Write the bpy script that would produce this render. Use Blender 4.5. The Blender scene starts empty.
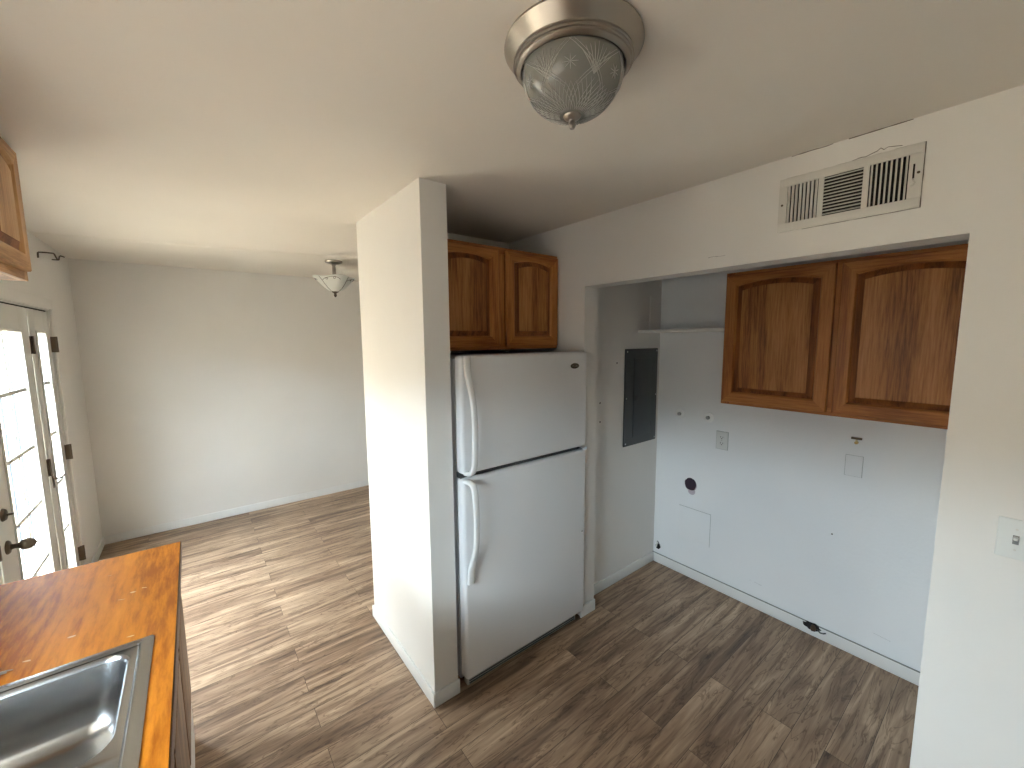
import bpy, bmesh, math, random
from mathutils import Vector, Matrix
random.seed(7)
S = bpy.context.scene
C = S.collection

# ---------------------------------------------------------------- camera
cam_d = bpy.data.cameras.new('camera'); cam = bpy.data.objects.new('camera', cam_d); C.objects.link(cam)
H = 2.44
EYE = 1.7658
fw = Vector((0.61262509, 0.78262117, -0.11042915)); rt = Vector((0.7869001, -0.61703467, -0.007513)); up = Vector((0.07401845, 0.08229405, 0.9938556))
cam.matrix_world = Matrix(((rt.x, up.x, -fw.x, 0), (rt.y, up.y, -fw.y, 0), (rt.z, up.z, -fw.z, EYE), (0, 0, 0, 1)))
cam_d.sensor_fit = 'HORIZONTAL'; cam_d.sensor_width = 36.0; cam_d.lens = 36.0 * 407.4193 / 1024
cam_d.clip_start = 0.02; cam_d.clip_end = 100
S.camera = cam

# ---------------------------------------------------------------- world, sun, portals, exposure
W = bpy.data.worlds.new('world'); S.world = W; W.use_nodes = True
wn = W.node_tree; wn.nodes.clear()
wo = wn.nodes.new('ShaderNodeOutputWorld'); wb = wn.nodes.new('ShaderNodeBackground')
tc = wn.nodes.new('ShaderNodeTexCoord'); sx = wn.nodes.new('ShaderNodeSeparateXYZ'); rp = wn.nodes.new('ShaderNodeValToRGB')
wn.links.new(tc.outputs['Generated'], sx.inputs[0]); wn.links.new(sx.outputs['Z'], rp.inputs[0])
rp.color_ramp.elements[0].position = 0.0; rp.color_ramp.elements[0].color = (0.62, 0.67, 0.72, 1)
rp.color_ramp.elements[1].position = 0.8; rp.color_ramp.elements[1].color = (2.8, 3.15, 3.6, 1)
rq = rp.color_ramp.elements.new(0.24); rq.color = (2.35, 2.85, 3.30, 1)
rq2 = rp.color_ramp.elements.new(0.47); rq2.color = (1.45, 1.65, 1.85, 1)
wn.links.new(rp.outputs[0], wb.inputs[0]); wb.inputs[1].default_value = 14.0
wn.links.new(wb.outputs[0], wo.inputs[0])

sun_d = bpy.data.lights.new('sun', 'SUN'); sun_d.energy = 13.0; sun_d.angle = math.radians(1.5); sun_d.color = (1.0, 0.90, 0.76)
sun = bpy.data.objects.new('sun', sun_d); C.objects.link(sun)
sun.location = (8, -2, 9); sun.rotation_euler = Vector((0.42, -0.20, 0.88)).to_track_quat('Z', 'Y').to_euler()

def portal(name, y0, y1, z0, z1, x):
    d = bpy.data.lights.new(name, 'AREA'); d.shape = 'RECTANGLE'; d.size = z1 - z0; d.size_y = y1 - y0
    d.cycles.is_portal = True
    o = bpy.data.objects.new(name, d); C.objects.link(o); o.location = (x, (y0 + y1) / 2, (z0 + z1) / 2)
    o.rotation_euler = (0, -math.pi / 2, 0)
portal('door_portal', 2.36, 4.10, 0.02, 1.99, -0.90)
portal('window_portal', 0.12, 1.53, 1.02, 1.92, -0.90)

S.view_settings.view_transform = 'Standard'; S.view_settings.look = 'None'
S.view_settings.gamma = 1.0; S.view_settings.use_curve_mapping = False
S.view_settings.exposure = 0.44

# ---------------------------------------------------------------- helpers
OFF = {}
def tag(o, label=None, cat=None, group=None, kind=None):
    if label: o['label'] = label
    if cat: o['category'] = cat
    if group: o['group'] = group
    if kind: o['kind'] = kind
    return o

def thing(name, loc, label, cat, group=None):
    o = bpy.data.objects.new(name, None); C.objects.link(o); o.location = loc
    o.empty_display_size = 0.05; OFF[o.name] = Vector(loc)
    return tag(o, label, cat, group)

class MB:
    def __init__(s): s.bm = bmesh.new()
    def box(s, x0, x1, y0, y1, z0, z1, bev=0, seg=2, mi=0):
        x0, x1 = min(x0, x1), max(x0, x1); y0, y1 = min(y0, y1), max(y0, y1); z0, z1 = min(z0, z1), max(z0, z1)
        v = [s.bm.verts.new(p) for p in ((x0,y0,z0),(x1,y0,z0),(x1,y1,z0),(x0,y1,z0),(x0,y0,z1),(x1,y0,z1),(x1,y1,z1),(x0,y1,z1))]
        fs = [s.bm.faces.new([v[i] for i in q]) for q in ((3,2,1,0),(4,5,6,7),(0,1,5,4),(1,2,6,5),(2,3,7,6),(3,0,4,7))]
        for f in fs: f.material_index = mi
        if bev > 0:
            es = set(e for f in fs for e in f.edges)
            bmesh.ops.bevel(s.bm, geom=list(es), offset=bev, segments=seg, profile=0.5, affect='EDGES')
        return s
    def loops(s, rings, cap0=False, cap1=False, close=True, mi=None):
        R = [[s.bm.verts.new(p) for p in r] for r in rings]
        n = len(R[0])
        for a, b in zip(R, R[1:]):
            for i in range(n if close else n - 1):
                j = (i + 1) % n
                f = s.bm.faces.new((a[i], a[j], b[j], b[i]))
                if mi: f.material_index = mi(i, n)
        if cap0: s.bm.faces.new(list(reversed(R[0])))
        if cap1:
            f = s.bm.faces.new(R[-1])
            if mi: f.material_index = 0
        return s
    def lathe(s, prof, cx, cy, n=64, axis='z', mat=None):
        rings = []
        for r, h in prof:
            rings.append([Vector((r * math.cos(2*math.pi*k/n), r * math.sin(2*math.pi*k/n), h)) for k in range(n)])
        M = mat or Matrix.Translation((cx, cy, 0))
        rings = [[M @ p for p in r] for r in rings]
        return s.loops(rings, cap0=prof[0][0] > 1e-5, cap1=prof[-1][0] > 1e-5)
    def tube(s, pts, r, n=10, cap=True):
        pts = [Vector(p) for p in pts]; rings = []
        t0 = (pts[1] - pts[0]).normalized(); a = t0.orthogonal().normalized()
        for i, p in enumerate(pts):
            t = (pts[min(i+1, len(pts)-1)] - pts[max(i-1, 0)]).normalized()
            a = (a - t * a.dot(t)).normalized(); b = t.cross(a)
            rr = r[i] if isinstance(r, (list, tuple)) else r
            rings.append([p + rr * (math.cos(2*math.pi*k/n) * a + math.sin(2*math.pi*k/n) * b) for k in range(n)])
        return s.loops(rings, cap0=cap, cap1=cap)
    def build(s, name, mats, parent=None, ang=35, kind=None):
        if not isinstance(mats, (list, tuple)): mats = [mats]
        bmesh.ops.remove_doubles(s.bm, verts=s.bm.verts, dist=1e-6)
        bmesh.ops.recalc_face_normals(s.bm, faces=s.bm.faces)
        off = OFF.get(parent.name, Vector()) if parent else Vector()
        bmesh.ops.translate(s.bm, verts=s.bm.verts, vec=-off)
        for f in s.bm.faces: f.smooth = True
        for e in s.bm.edges:
            e.smooth = len(e.link_faces) == 2 and e.calc_face_angle(0) < math.radians(ang)
        me = bpy.data.meshes.new(name); s.bm.to_mesh(me); s.bm.free()
        for m in mats: me.materials.append(m)
        o = bpy.data.objects.new(name, me); C.objects.link(o)
        if parent: o.parent = parent; OFF[o.name] = off
        if kind: o['kind'] = kind
        return o

def struct(name, mb, mat, parent=None):
    o = mb.build(name, mat, parent)
    if not parent: o['kind'] = 'structure'
    return o

# ---------------------------------------------------------------- materials
def new_mat(name):
    m = bpy.data.materials.new(name); m.use_nodes = True
    return m, m.node_tree, m.node_tree.nodes['Principled BSDF']

def plain(name, col, rough=0.5, metal=0.0, spec=0.5, trans=0.0, coat=0.0, bump=None):
    m, nt, b = new_mat(name)
    b.inputs['Base Color'].default_value = (*col, 1); b.inputs['Roughness'].default_value = rough
    b.inputs['Metallic'].default_value = metal; b.inputs['Specular IOR Level'].default_value = spec
    b.inputs['Transmission Weight'].default_value = trans; b.inputs['Coat Weight'].default_value = coat
    t = nt.nodes.new('ShaderNodeTexCoord'); n = nt.nodes.new('ShaderNodeTexNoise')
    sc, st, dist = bump or (300, 0.02, 0.0005)
    n.inputs['Scale'].default_value = sc; n.inputs['Detail'].default_value = 3
    bp = nt.nodes.new('ShaderNodeBump'); bp.inputs['Strength'].default_value = st; bp.inputs['Distance'].default_value = dist
    nt.links.new(t.outputs['Object'], n.inputs['Vector']); nt.links.new(n.outputs['Fac'], bp.inputs['Height']); nt.links.new(bp.outputs[0], b.inputs['Normal'])
    return m

def painted(name, col, rough, sc=70, st=0.25, dist=0.002, var=0.03):
    m = plain(name, col, rough, bump=(sc, st, dist)); nt = m.node_tree; b = nt.nodes['Principled BSDF']
    t = nt.nodes.new('ShaderNodeTexCoord'); n = nt.nodes.new('ShaderNodeTexNoise'); n.inputs['Scale'].default_value = 1.3; n.inputs['Detail'].default_value = 4
    r = nt.nodes.new('ShaderNodeValToRGB')
    r.color_ramp.elements[0].position = 0.3; r.color_ramp.elements[1].position = 0.7
    r.color_ramp.elements[0].color = (*[c * (1 - var) for c in col], 1); r.color_ramp.elements[1].color = (*[min(1, c * (1 + var)) for c in col], 1)
    nt.links.new(t.outputs['Object'], n.inputs['Vector']); nt.links.new(n.outputs['Fac'], r.inputs[0]); nt.links.new(r.outputs[0], b.inputs['Base Color'])
    return m

def wood(name, axis, light, mid, dark, rough=0.4, coat=0.2, ring=55, seed=0.0, fine=1.0, st=.05):
    m, nt, b = new_mat(name); N = nt.nodes.new; L = nt.links.new
    t = N('ShaderNodeTexCoord'); mp = N('ShaderNodeMapping'); sc = [1, 1, 1]; sc[axis] = 0.10
    mp.inputs['Scale'].default_value = sc; mp.inputs['Location'].default_value = (seed, seed * .7, seed * .3)
    L(t.outputs['Object'], mp.inputs[0])
    n1 = N('ShaderNodeTexNoise'); n1.inputs['Scale'].default_value = 4.5; n1.inputs['Detail'].default_value = 1.5; L(mp.outputs[0], n1.inputs['Vector'])
    mu = N('ShaderNodeMath'); mu.operation = 'MULTIPLY'; mu.inputs[1].default_value = ring; L(n1.outputs['Fac'], mu.inputs[0])
    si = N('ShaderNodeMath'); si.operation = 'SINE'; L(mu.outputs[0], si.inputs[0])
    mp2 = N('ShaderNodeMapping'); s2 = [1, 1, 1]; s2[axis] = st; mp2.inputs['Scale'].default_value = s2; L(t.outputs['Object'], mp2.inputs[0])
    n2 = N('ShaderNodeTexNoise'); n2.inputs['Scale'].default_value = 130 * fine; n2.inputs['Detail'].default_value = 5; n2.inputs['Roughness'].default_value = .65; L(mp2.outputs[0], n2.inputs['Vector'])
    a = N('ShaderNodeMath'); a.operation = 'MULTIPLY_ADD'; a.inputs[1].default_value = 0.13; L(si.outputs[0], a.inputs[0]); L(n2.outputs['Fac'], a.inputs[2])
    r = N('ShaderNodeValToRGB'); e = r.color_ramp.elements
    e[0].position = 0.28; e[0].color = (*dark, 1); e[1].position = 0.74; e[1].color = (*light, 1)
    q = e.new(0.5); q.color = (*mid, 1)
    L(a.outputs[0], r.inputs[0]); L(r.outputs[0], b.inputs['Base Color'])
    bp = N('ShaderNodeBump'); bp.inputs['Strength'].default_value = .15; bp.inputs['Distance'].default_value = .001; L(a.outputs[0], bp.inputs['Height']); L(bp.outputs[0], b.inputs['Normal'])
    b.inputs['Roughness'].default_value = rough; b.inputs['Coat Weight'].default_value = coat; b.inputs['Coat Roughness'].default_value = .25; b.inputs['Specular IOR Level'].default_value = .3
    return m

M_wall = painted('wall_paint', (0.80, 0.775, 0.73), 0.5, 90, 0.22, 0.0015)
M_ceil = painted('ceiling_paint', (0.80, 0.745, 0.665), 0.6, 60, 0.25, 0.002)
M_alc = painted('textured_wall_paint', (0.89, 0.90, 0.90), 0.38, 55, 0.45, 0.0025)
M_trim = painted('trim_paint', (0.80, 0.79, 0.76), 0.4, 40, 0.1, 0.001)
M_door = painted('door_paint', (0.72, 0.71, 0.66), 0.4, 30, 0.1, 0.001)
M_vent = plain('vent_enamel', (0.68, 0.655, 0.60), 0.4)
M_black = plain('dark_void', (0.012, 0.010, 0.009), 0.8)
M_crack = plain('crack_dark', (0.10, 0.075, 0.05), 0.9)
M_fr = plain('fridge_enamel', (0.80, 0.80, 0.80), 0.28, bump=(420, 0.12, 0.0006))
M_frh = plain('fridge_handle_plastic', (0.84, 0.84, 0.82), 0.25)
M_frs = plain('fridge_seal', (0.42, 0.43, 0.41), 0.6)
M_dk = plain('dark_grille', (0.05, 0.05, 0.05), 0.5)
M_nick = plain('brushed_nickel', (0.34, 0.305, 0.265), 0.36, metal=1.0, bump=(900, 0.05, 0.0003))
M_chrome = plain('chrome', (0.75, 0.75, 0.75), 0.15, metal=1.0)
M_brz = plain('aged_brass', (0.12, 0.09, 0.06), 0.4, metal=0.8)
M_brass = plain('brass', (0.55, 0.38, 0.14), 0.35, metal=1.0)
M_panel = plain('grey_panel_enamel', (0.060, 0.067, 0.070), 0.45)
M_steel = plain('sink_steel', (0.40, 0.41, 0.42), 0.24, metal=1.0, bump=(500, 0.06, 0.0004))
M_plate = plain('plate_plastic', (0.74, 0.75, 0.72), 0.35)
M_lampg = plain('cut_glass', (0.34, 0.34, 0.31), 0.15, trans=0.35)
M_lampc = plain('cut_glass_facets', (0.52, 0.52, 0.49), 0.12)
M_bowl = plain('frosted_glass', (0.74, 0.75, 0.70), 0.4, trans=0.15)
M_white = plain('white_slat', (0.90, 0.90, 0.90), 0.5)
M_conc = painted('patio_concrete', (0.56, 0.46, 0.34), 0.9, 30, .3, .003, .08)
M_purple = plain('vent_pipe_dark', (0.030, 0.016, 0.030), 0.6)
M_foil = plain('pipe_collar', (0.62, 0.56, 0.60), 0.35)

oakL, oakM, oakD = (0.50, 0.205, 0.058), (0.40, 0.145, 0.034), (0.24, 0.075, 0.014)
OV = wood('oak_vertical_grain', 2, oakL, oakM, oakD, rough=.5, coat=.06)
OVp = wood('oak_panel_grain', 2, (0.50, 0.225, 0.075), (0.38, 0.150, 0.040), (0.17, 0.055, 0.012), rough=.5, coat=.06, ring=28, seed=3.3)
OHy = wood('oak_horizontal_grain_y', 1, oakL, oakM, oakD, rough=.5, coat=.06)
OG = wood('oak_dark_groove', 2, (0.30, 0.10, 0.022), (0.22, 0.07, 0.014), (0.12, 0.034, 0.006), rough=.5, coat=.06)  # darker oak tone for the door panel bevels
OHx = wood('oak_horizontal_grain_x', 0, oakL, oakM, oakD, rough=.5, coat=.06)
M_ctr = wood('orange_wood_counter', 1, (0.72, 0.27, 0.022), (0.60, 0.205, 0.012), (0.36, 0.100, 0.004), rough=.46, coat=.02, ring=8, seed=1.7, fine=.35, st=.16)
M_ctr.node_tree.nodes['Principled BSDF'].inputs['Specular IOR Level'].default_value = .16
GL = ((0.56, 0.33, 0.150), (0.46, 0.25, 0.100), (0.30, 0.145, 0.050))  # same oak as the other cabinets, paler for the strong light on it
GV = wood('lit_oak_vertical', 2, *GL, rough=.5, coat=.06); GH = wood('lit_oak_horizontal', 1, *GL, rough=.5, coat=.06)
M_edge = wood('dark_counter_edge', 1, (0.16, 0.07, 0.035), (0.10, 0.045, 0.022), (0.05, 0.02, 0.01), rough=.5)

def floor_mat():
    m, nt, b = new_mat('vinyl_plank_floor'); N = nt.nodes.new; L = nt.links.new
    t = N('ShaderNodeTexCoord')
    br = N('ShaderNodeTexBrick'); br.offset = 0.37; br.offset_frequency = 2; br.squash = 1
    br.inputs['Scale'].default_value = 1; br.inputs['Brick Width'].default_value = 1.22; br.inputs['Row Height'].default_value = 0.122
    br.inputs['Mortar Size'].default_value = 0.0011; br.inputs['Mortar Smooth'].default_value = .3; br.inputs['Bias'].default_value = 0
    br.inputs['Color1'].default_value = (0, 0, 0, 1); br.inputs['Color2'].default_value = (1, 1, 1, 1); br.inputs['Mortar'].default_value = (.3, .3, .3, 1)
    mp = N('ShaderNodeMapping'); mp.inputs['Location'].default_value = (0.43, 0.077, 0); L(t.outputs['Object'], mp.inputs[0]); L(mp.outputs[0], br.inputs['Vector'])
    sep = N('ShaderNodeSeparateColor'); L(br.outputs['Color'], sep.inputs[0])
    cb = N('ShaderNodeCombineXYZ'); m1 = N('ShaderNodeMath'); m1.operation = 'MULTIPLY'; m1.inputs[1].default_value = 17.3; L(sep.outputs[0], m1.inputs[0]); L(m1.outputs[0], cb.inputs[0]); L(m1.outputs[0], cb.inputs[1]); L(m1.outputs[0], cb.inputs[2])
    va = N('ShaderNodeVectorMath'); va.operation = 'ADD'; L(t.outputs['Object'], va.inputs[0]); L(cb.outputs[0], va.inputs[1])
    def streak(sx_, sy_, scale, det, dist, rough=.6):
        q = N('ShaderNodeMapping'); q.inputs['Scale'].default_value = (sx_, sy_, 1); L(va.outputs[0], q.inputs[0])
        n = N('ShaderNodeTexNoise'); n.inputs['Scale'].default_value = scale; n.inputs['Detail'].default_value = det; n.inputs['Distortion'].default_value = dist; n.inputs['Roughness'].default_value = rough
        L(q.outputs[0], n.inputs['Vector']); return n
    a = streak(.8, 8, 2.2, 5, 0.9, .55); c = streak(1.5, 30, 3.0, 4, .3); d = streak(1.2, 9, 2.0, 3, 1.4)
    r1 = N('ShaderNodeValToRGB'); e = r1.color_ramp.elements
    e[0].position = .28; e[0].color = (.13, .079, .048, 1); e[1].position = .74; e[1].color = (.61, .445, .295, 1)
    q = e.new(.42); q.color = (.245, .157, .099, 1); q = e.new(.57); q.color = (.40, .275, .177, 1)
    s1 = N('ShaderNodeMath'); s1.operation = 'MULTIPLY_ADD'; s1.inputs[1].default_value = .22; s1.inputs[2].default_value = -.11; L(c.outputs['Fac'], s1.inputs[0])
    s2 = N('ShaderNodeMath'); s2.operation = 'ADD'; L(a.outputs['Fac'], s2.inputs[0]); L(s1.outputs[0], s2.inputs[1])
    s3 = N('ShaderNodeMath'); s3.operation = 'MULTIPLY_ADD'; s3.inputs[1].default_value = .13; L(sep.outputs[0], s3.inputs[0]); L(s2.outputs[0], s3.inputs[2])
    s4 = N('ShaderNodeMath'); s4.operation = 'SUBTRACT'; s4.inputs[1].default_value = .065; L(s3.outputs[0], s4.inputs[0]); L(s4.outputs[0], r1.inputs[0])
    r2 = N('ShaderNodeValToRGB'); e = r2.color_ramp.elements; e[0].position = .475; e[0].color = (1, 1, 1, 1); e[1].position = .53; e[1].color = (1, 1, 1, 1); q = e.new(.50); q.color = (.45, .40, .36, 1)
    L(d.outputs['Fac'], r2.inputs[0])
    mx = N('ShaderNodeMix'); mx.data_type = 'RGBA'; mx.blend_type = 'MULTIPLY'; mx.inputs['Factor'].default_value = .8; L(r1.outputs[0], mx.inputs['A']); L(r2.outputs[0], mx.inputs['B'])
    mo = N('ShaderNodeMix'); mo.data_type = 'RGBA'; L(br.outputs['Fac'], mo.inputs['Factor']); L(mx.outputs['Result'], mo.inputs['A']); mo.inputs['B'].default_value = (.05, .033, .022, 1)
    L(mo.outputs['Result'], b.inputs['Base Color']); b.inputs['Roughness'].default_value = .42
    bp = N('ShaderNodeBump'); bp.inputs['Strength'].default_value = .25; bp.inputs['Distance'].default_value = .001; L(c.outputs['Fac'], bp.inputs['Height']); L(bp.outputs[0], b.inputs['Normal'])
    return m
M_floor = floor_mat()
M_seam0 = plain('gap_shade', (0.22, 0.22, 0.21), 0.9)  # grey that stands for shade in narrow gaps

def glass_mat():
    m, nt, b = new_mat('pane_glass'); N = nt.nodes.new; L = nt.links.new
    nt.nodes.remove(b); out = nt.nodes['Material Output']
    tr = N('ShaderNodeBsdfTransparent'); tr.inputs[0].default_value = (.94, .96, .96, 1); gl = N('ShaderNodeBsdfGlossy'); gl.inputs['Roughness'].default_value = .03
    fr = N('ShaderNodeFresnel'); fr.inputs[0].default_value = 1.45; mx = N('ShaderNodeMixShader')
    ge = N('ShaderNodeNewGeometry'); iv = N('ShaderNodeMath'); iv.operation = 'SUBTRACT'; iv.inputs[0].default_value = 1.0; L(ge.outputs['Backfacing'], iv.inputs[1]); mm = N('ShaderNodeMath'); mm.operation = 'MULTIPLY'; L(fr.outputs[0], mm.inputs[0]); L(iv.outputs[0], mm.inputs[1]); L(mm.outputs[0], mx.inputs[0]); L(tr.outputs[0], mx.inputs[1]); L(gl.outputs[0], mx.inputs[2]); L(mx.outputs[0], out.inputs[0])
    return m
M_glass = glass_mat()

# ---------------------------------------------------------------- the setting
LX, RX, BX, FY = -0.735, 1.829, 2.784, 4.884
CX, CX1, CY0, CY1 = 0.802, 0.930, 1.646, 2.473
OY0, OY1, OZ = 1.641, 0.144, 2.065
JX, AY0, AY1 = 1.949, 1.742, 0.055
YB, DX = -1.5, 3.60

struct('floor', MB().box(-0.885, DX + .12, YB - .12, FY + .12, -0.12, 0), M_floor)
cb = MB().box(-0.885, DX + .12, YB - .12, FY + .12, H, H + .12)
ce = struct('ceiling', cb, M_ceil)
# tape joint across the dining ceiling and a patched area
def strip_on_ceiling(pts, w, d, name, mat, parent):
    m = MB(); rings = []
    P = [Vector((x, y, H)) for x, y in pts]
    for i, p in enumerate(P):
        t = (P[min(i+1, len(P)-1)] - P[max(i-1, 0)]).normalized(); s = Vector((-t.y, t.x, 0))
        ww = w * (1 if 0 < i < len(P) - 1 else .2)
        rings.append([p - s * ww + Vector((0,0,.0005)), p - s * ww * .3 - Vector((0,0,d)), p + s * ww * .3 - Vector((0,0,d)), p + s * ww + Vector((0,0,.0005))])
    m.loops(rings, cap0=True, cap1=True)
    return m.build(name, mat, parent, ang=80)
strip_on_ceiling([(LX+.005, 3.86), (-.3, 3.82), (0, 3.77), (.4, 3.69), (.8, 3.61), (1.15, 3.54), (1.7, 3.45)], .05, .007, 'tape_joint', M_ceil, ce)

# left wall with the door opening and the kitchen window opening
WX = -0.885
DY0, DY1, DZ = 2.385, 4.105, 1.985      # door opening
KY0, KY1, KZ0, KZ1 = 0.10, 1.45, 1.04, 1.90   # window opening
wl = MB()
wl.box(WX, LX, YB, KY0, 0, H); wl.box(WX, LX, KY0, KY1, 0, KZ0); wl.box(WX, LX, KY0, KY1, KZ1, H)
wl.box(WX, LX, KY1, DY0, 0, H); wl.box(WX, LX, DY0, DY1, DZ, H); wl.box(WX, LX, DY1, FY, 0, H)
struct('wall_left', wl, M_wall)
struct('wall_far', MB().box(WX, DX + .12, FY, FY + .12, 0, H), M_wall)
struct('wall_back', MB().box(WX, RX + .12, YB - .12, YB, 0, H), M_wall)
struct('wall_dining_right', MB().box(DX, DX + .12, CY1, FY, 0, H), M_wall)
wr = MB()
wr.box(RX, JX, YB, OY1, 0, H); wr.box(RX, JX, OY1, OY0, OZ, H); wr.box(RX, JX, OY0, CY1, 0, H)
wr = struct('wall_right', wr, M_wall)
struct('wall_alcove_left', MB().box(JX, DX + .12, AY0, CY1, 0, H), M_wall)
struct('wall_alcove_right', MB().box(JX, BX + .1, AY1 - .12, AY1, 0, H), M_wall)
wab = struct('wall_alcove_back', MB().box(BX, BX + .1, AY1, AY0, 0, H), M_alc)
wp = MB(); wp.box(CX, CX1, CY0, CY1, 0, H); wp.box(CX1, RX, 2.36, CY1, 0, H)
wp = struct('wall_partition', wp, M_wall)

# baseboards (each run its own piece)
BB = .074; BT = .012
def bboard(name, pts):
    """pts: list of (x,y) along wall with wall side given by normal n; profile swept"""
    m = MB()
    for (x0, x1, y0, y1) in pts: m.box(x0, x1, y0, y1, 0, BB, .004, 2)
    return struct(name, m, M_trim)
bboard('baseboard_far', [(LX, DX, FY - BT, FY)])
bboard('baseboard_left', [(LX, LX + BT, DY1 + .07, FY - BT)])
bboard('baseboard_partition', [(CX - BT, CX, CY0 - BT, CY1 + BT), (CX, CX1 + .006, CY0 - BT, CY0), (CX, DX, CY1, CY1 + BT)])
bboard('baseboard_jamb', [(RX - BT, JX + BT * .3, OY0 - BT, OY0), (JX, JX + .001, OY0, AY0)])
bboard('baseboard_alcove_left', [(JX, BX - BT, AY0 - BT, AY0)])
bboard('baseboard_alcove_back', [(BX - BT, BX, AY1 + BT, AY0)])
MB().box(BX - BT - .0006, BX - .004, AY1 + BT, AY0, BB - .0012, BB + .0012).build('shade_line', M_seam0, bpy.data.objects['baseboard_alcove_back'])  # dark strip drawn for the shade line along the baseboard top
bboard('baseboard_alcove_right', [(JX, BX - BT, AY1, AY1 + BT)])
bboard('baseboard_right', [(RX - BT, RX, YB, OY1 - .0)])

# outside
struct('patio_ground', MB().box(-9, WX - .001, 1.9, 12, -.16, -.04), M_conc)
struct('added_garden_ground', MB().box(-9, WX - .001, -6, 1.9, -.16, -.05), painted('low_bounce_soil', (.16, .12, .085), .95, 20, .5, .01, .2))  # unseen soil, made dark to cut bounce into the kitchen window

struct('eave_sky_blocker', MB().box(-2.3, WX - .001, -3, 2.25, 2.24, 2.32), M_trim)   # unseen eave added to keep high sky off the kitchen window
struct('patio_sky_blocker', MB().box(-4.4, -4.2, 2.2, 12, -.16, 2.35), M_conc)  # unseen wall added to block low sky and bounce warm light to the doors
struct('garden_sky_blocker', MB().box(-4.4, -4.2, -6, 2.2, -.16, 2.35), plain('dark_blocker', (.17, .15, .13), .9))  # unseen dark wall added to cut low sky at the kitchen window

# marks on the walls, each a part of its wall
def disc(mb, c, axis, r, t=.002, n=14, squash=1):
    M = Matrix.Translation(c)
    if axis == 'x': M = M @ Matrix.Rotation(-math.pi/2, 4, 'Y')
    if axis == 'y': M = M @ Matrix.Rotation(math.pi/2, 4, 'X')
    mb.lathe([(r, -t), (r, t)], 0, 0, n, mat=M)
wal = bpy.data.objects['wall_alcove_left']
for (x, z) in ((2.273, 1.596), (2.103, 1.338), (2.106, 1.21)):
    m = MB(); disc(m, (x, AY0, z), 'y', .006, .0008); m.build('nail_hole', M_crack, wal)
m = MB(); disc(m, (RX, 1.646, 1.90), 'x', .006, .0008)
m.bm.free()
def crack(parent, pts, w, name='paint_crack', mat=None):
    m = MB(); m.tube(pts, [w * (0.3 + .7 * random.random()) for _ in pts], 5); m.build(name, mat or M_crack, parent)
random.seed(3)
crack(wr, [(RX - .0003, y, H - .0015 + random.uniform(-.001, .001)) for y in [.62 - .018 * i for i in range(8)]], .0018)
crack(wr, [(RX - .0003, y, H - .0012) for y in [.45 - .02 * i for i in range(9)]], .0022)
crack(wr, [(RX, y, z) for y, z in ((.440, 2.362), (.413, 2.366), (.400, 2.364), (.385, 2.369), (.372, 2.372), (.363, 2.379), (.355, 2.371), (.345, 2.376), (.328, 2.372), (.31, 2.368))], .0014)
M_edgeline = plain('vent_edge_shade', (.20, .16, .12), .9)  # shade of the gap around the vent frame, drawn as dark lines
crack(wr, [(RX, .2560, 2.165 + .0196 * i) for i in range(11)], .0016, 'vent_shade_line', M_edgeline)
crack(wr, [(RX, .257 + .0185 * i, 2.1652) for i in range(18)], .0010, 'vent_shade_line', M_edgeline)
crack(wr, [(RX, .257 + .0212 * i, 2.3618) for i in range(19)], .0012, 'vent_shade_line', M_edgeline)
crack(wr, [(RX, .92 - .012 * i, 2.115 + .002 * math.sin(i)) for i in range(7)], .0010)
# patched squares and scuffs on the laundry wall: thin raised plates
def patch(y0, y1, z0, z1, name='wall_patch', t=.0022, bev=.001):
    return MB().box(BX - t, BX + .001, y0, y1, z0, z1, bev).build(name, M_alc, wab)
patch(1.302, 1.536, .285, .526); 
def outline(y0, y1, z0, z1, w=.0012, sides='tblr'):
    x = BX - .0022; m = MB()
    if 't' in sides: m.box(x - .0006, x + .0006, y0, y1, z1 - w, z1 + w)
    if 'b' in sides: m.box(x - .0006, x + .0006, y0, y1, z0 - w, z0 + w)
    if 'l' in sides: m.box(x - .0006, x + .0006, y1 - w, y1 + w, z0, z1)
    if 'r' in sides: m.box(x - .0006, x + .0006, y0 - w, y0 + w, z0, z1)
    m.build('patch_seam_shade', M_seam, wab)
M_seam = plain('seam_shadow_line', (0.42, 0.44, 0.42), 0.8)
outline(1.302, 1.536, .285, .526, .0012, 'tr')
M_scuff = plain('grey_scuff', (0.50, 0.51, 0.50), 0.8)
crack(wab, [(BX + .0005, 1.03 - .012 * i, .175 - .001 * i) for i in range(7)], .0014, 'scuff', M_scuff)
crack(wab, [(BX + .0005, .41 - .012 * i, .172 - .0012 * i) for i in range(7)], .0014, 'scuff', M_scuff)
m = MB(); disc(m, (BX, .619, .65), 'x', .004, .001); m.build('nail_hole', M_crack, wab)
# ragged hole at the baseboard
def blob(cx, cy, cz, ry, rz, n=18, t=.004, jag=.25, ax='x'):
    m = MB(); random.seed(int(cy * 1000) + 5)
    ring = [(1 + random.uniform(-jag, jag)) for _ in range(n)]
    f = [Vector((cx - t, cy + ry * ring[k] * math.cos(2*math.pi*k/n), cz + rz * ring[k] * math.sin(2*math.pi*k/n))) for k in range(n)]
    b = [Vector((cx + t, p.y, p.z)) for p in f]
    m.loops([b, f], cap0=True, cap1=True); return m

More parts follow.
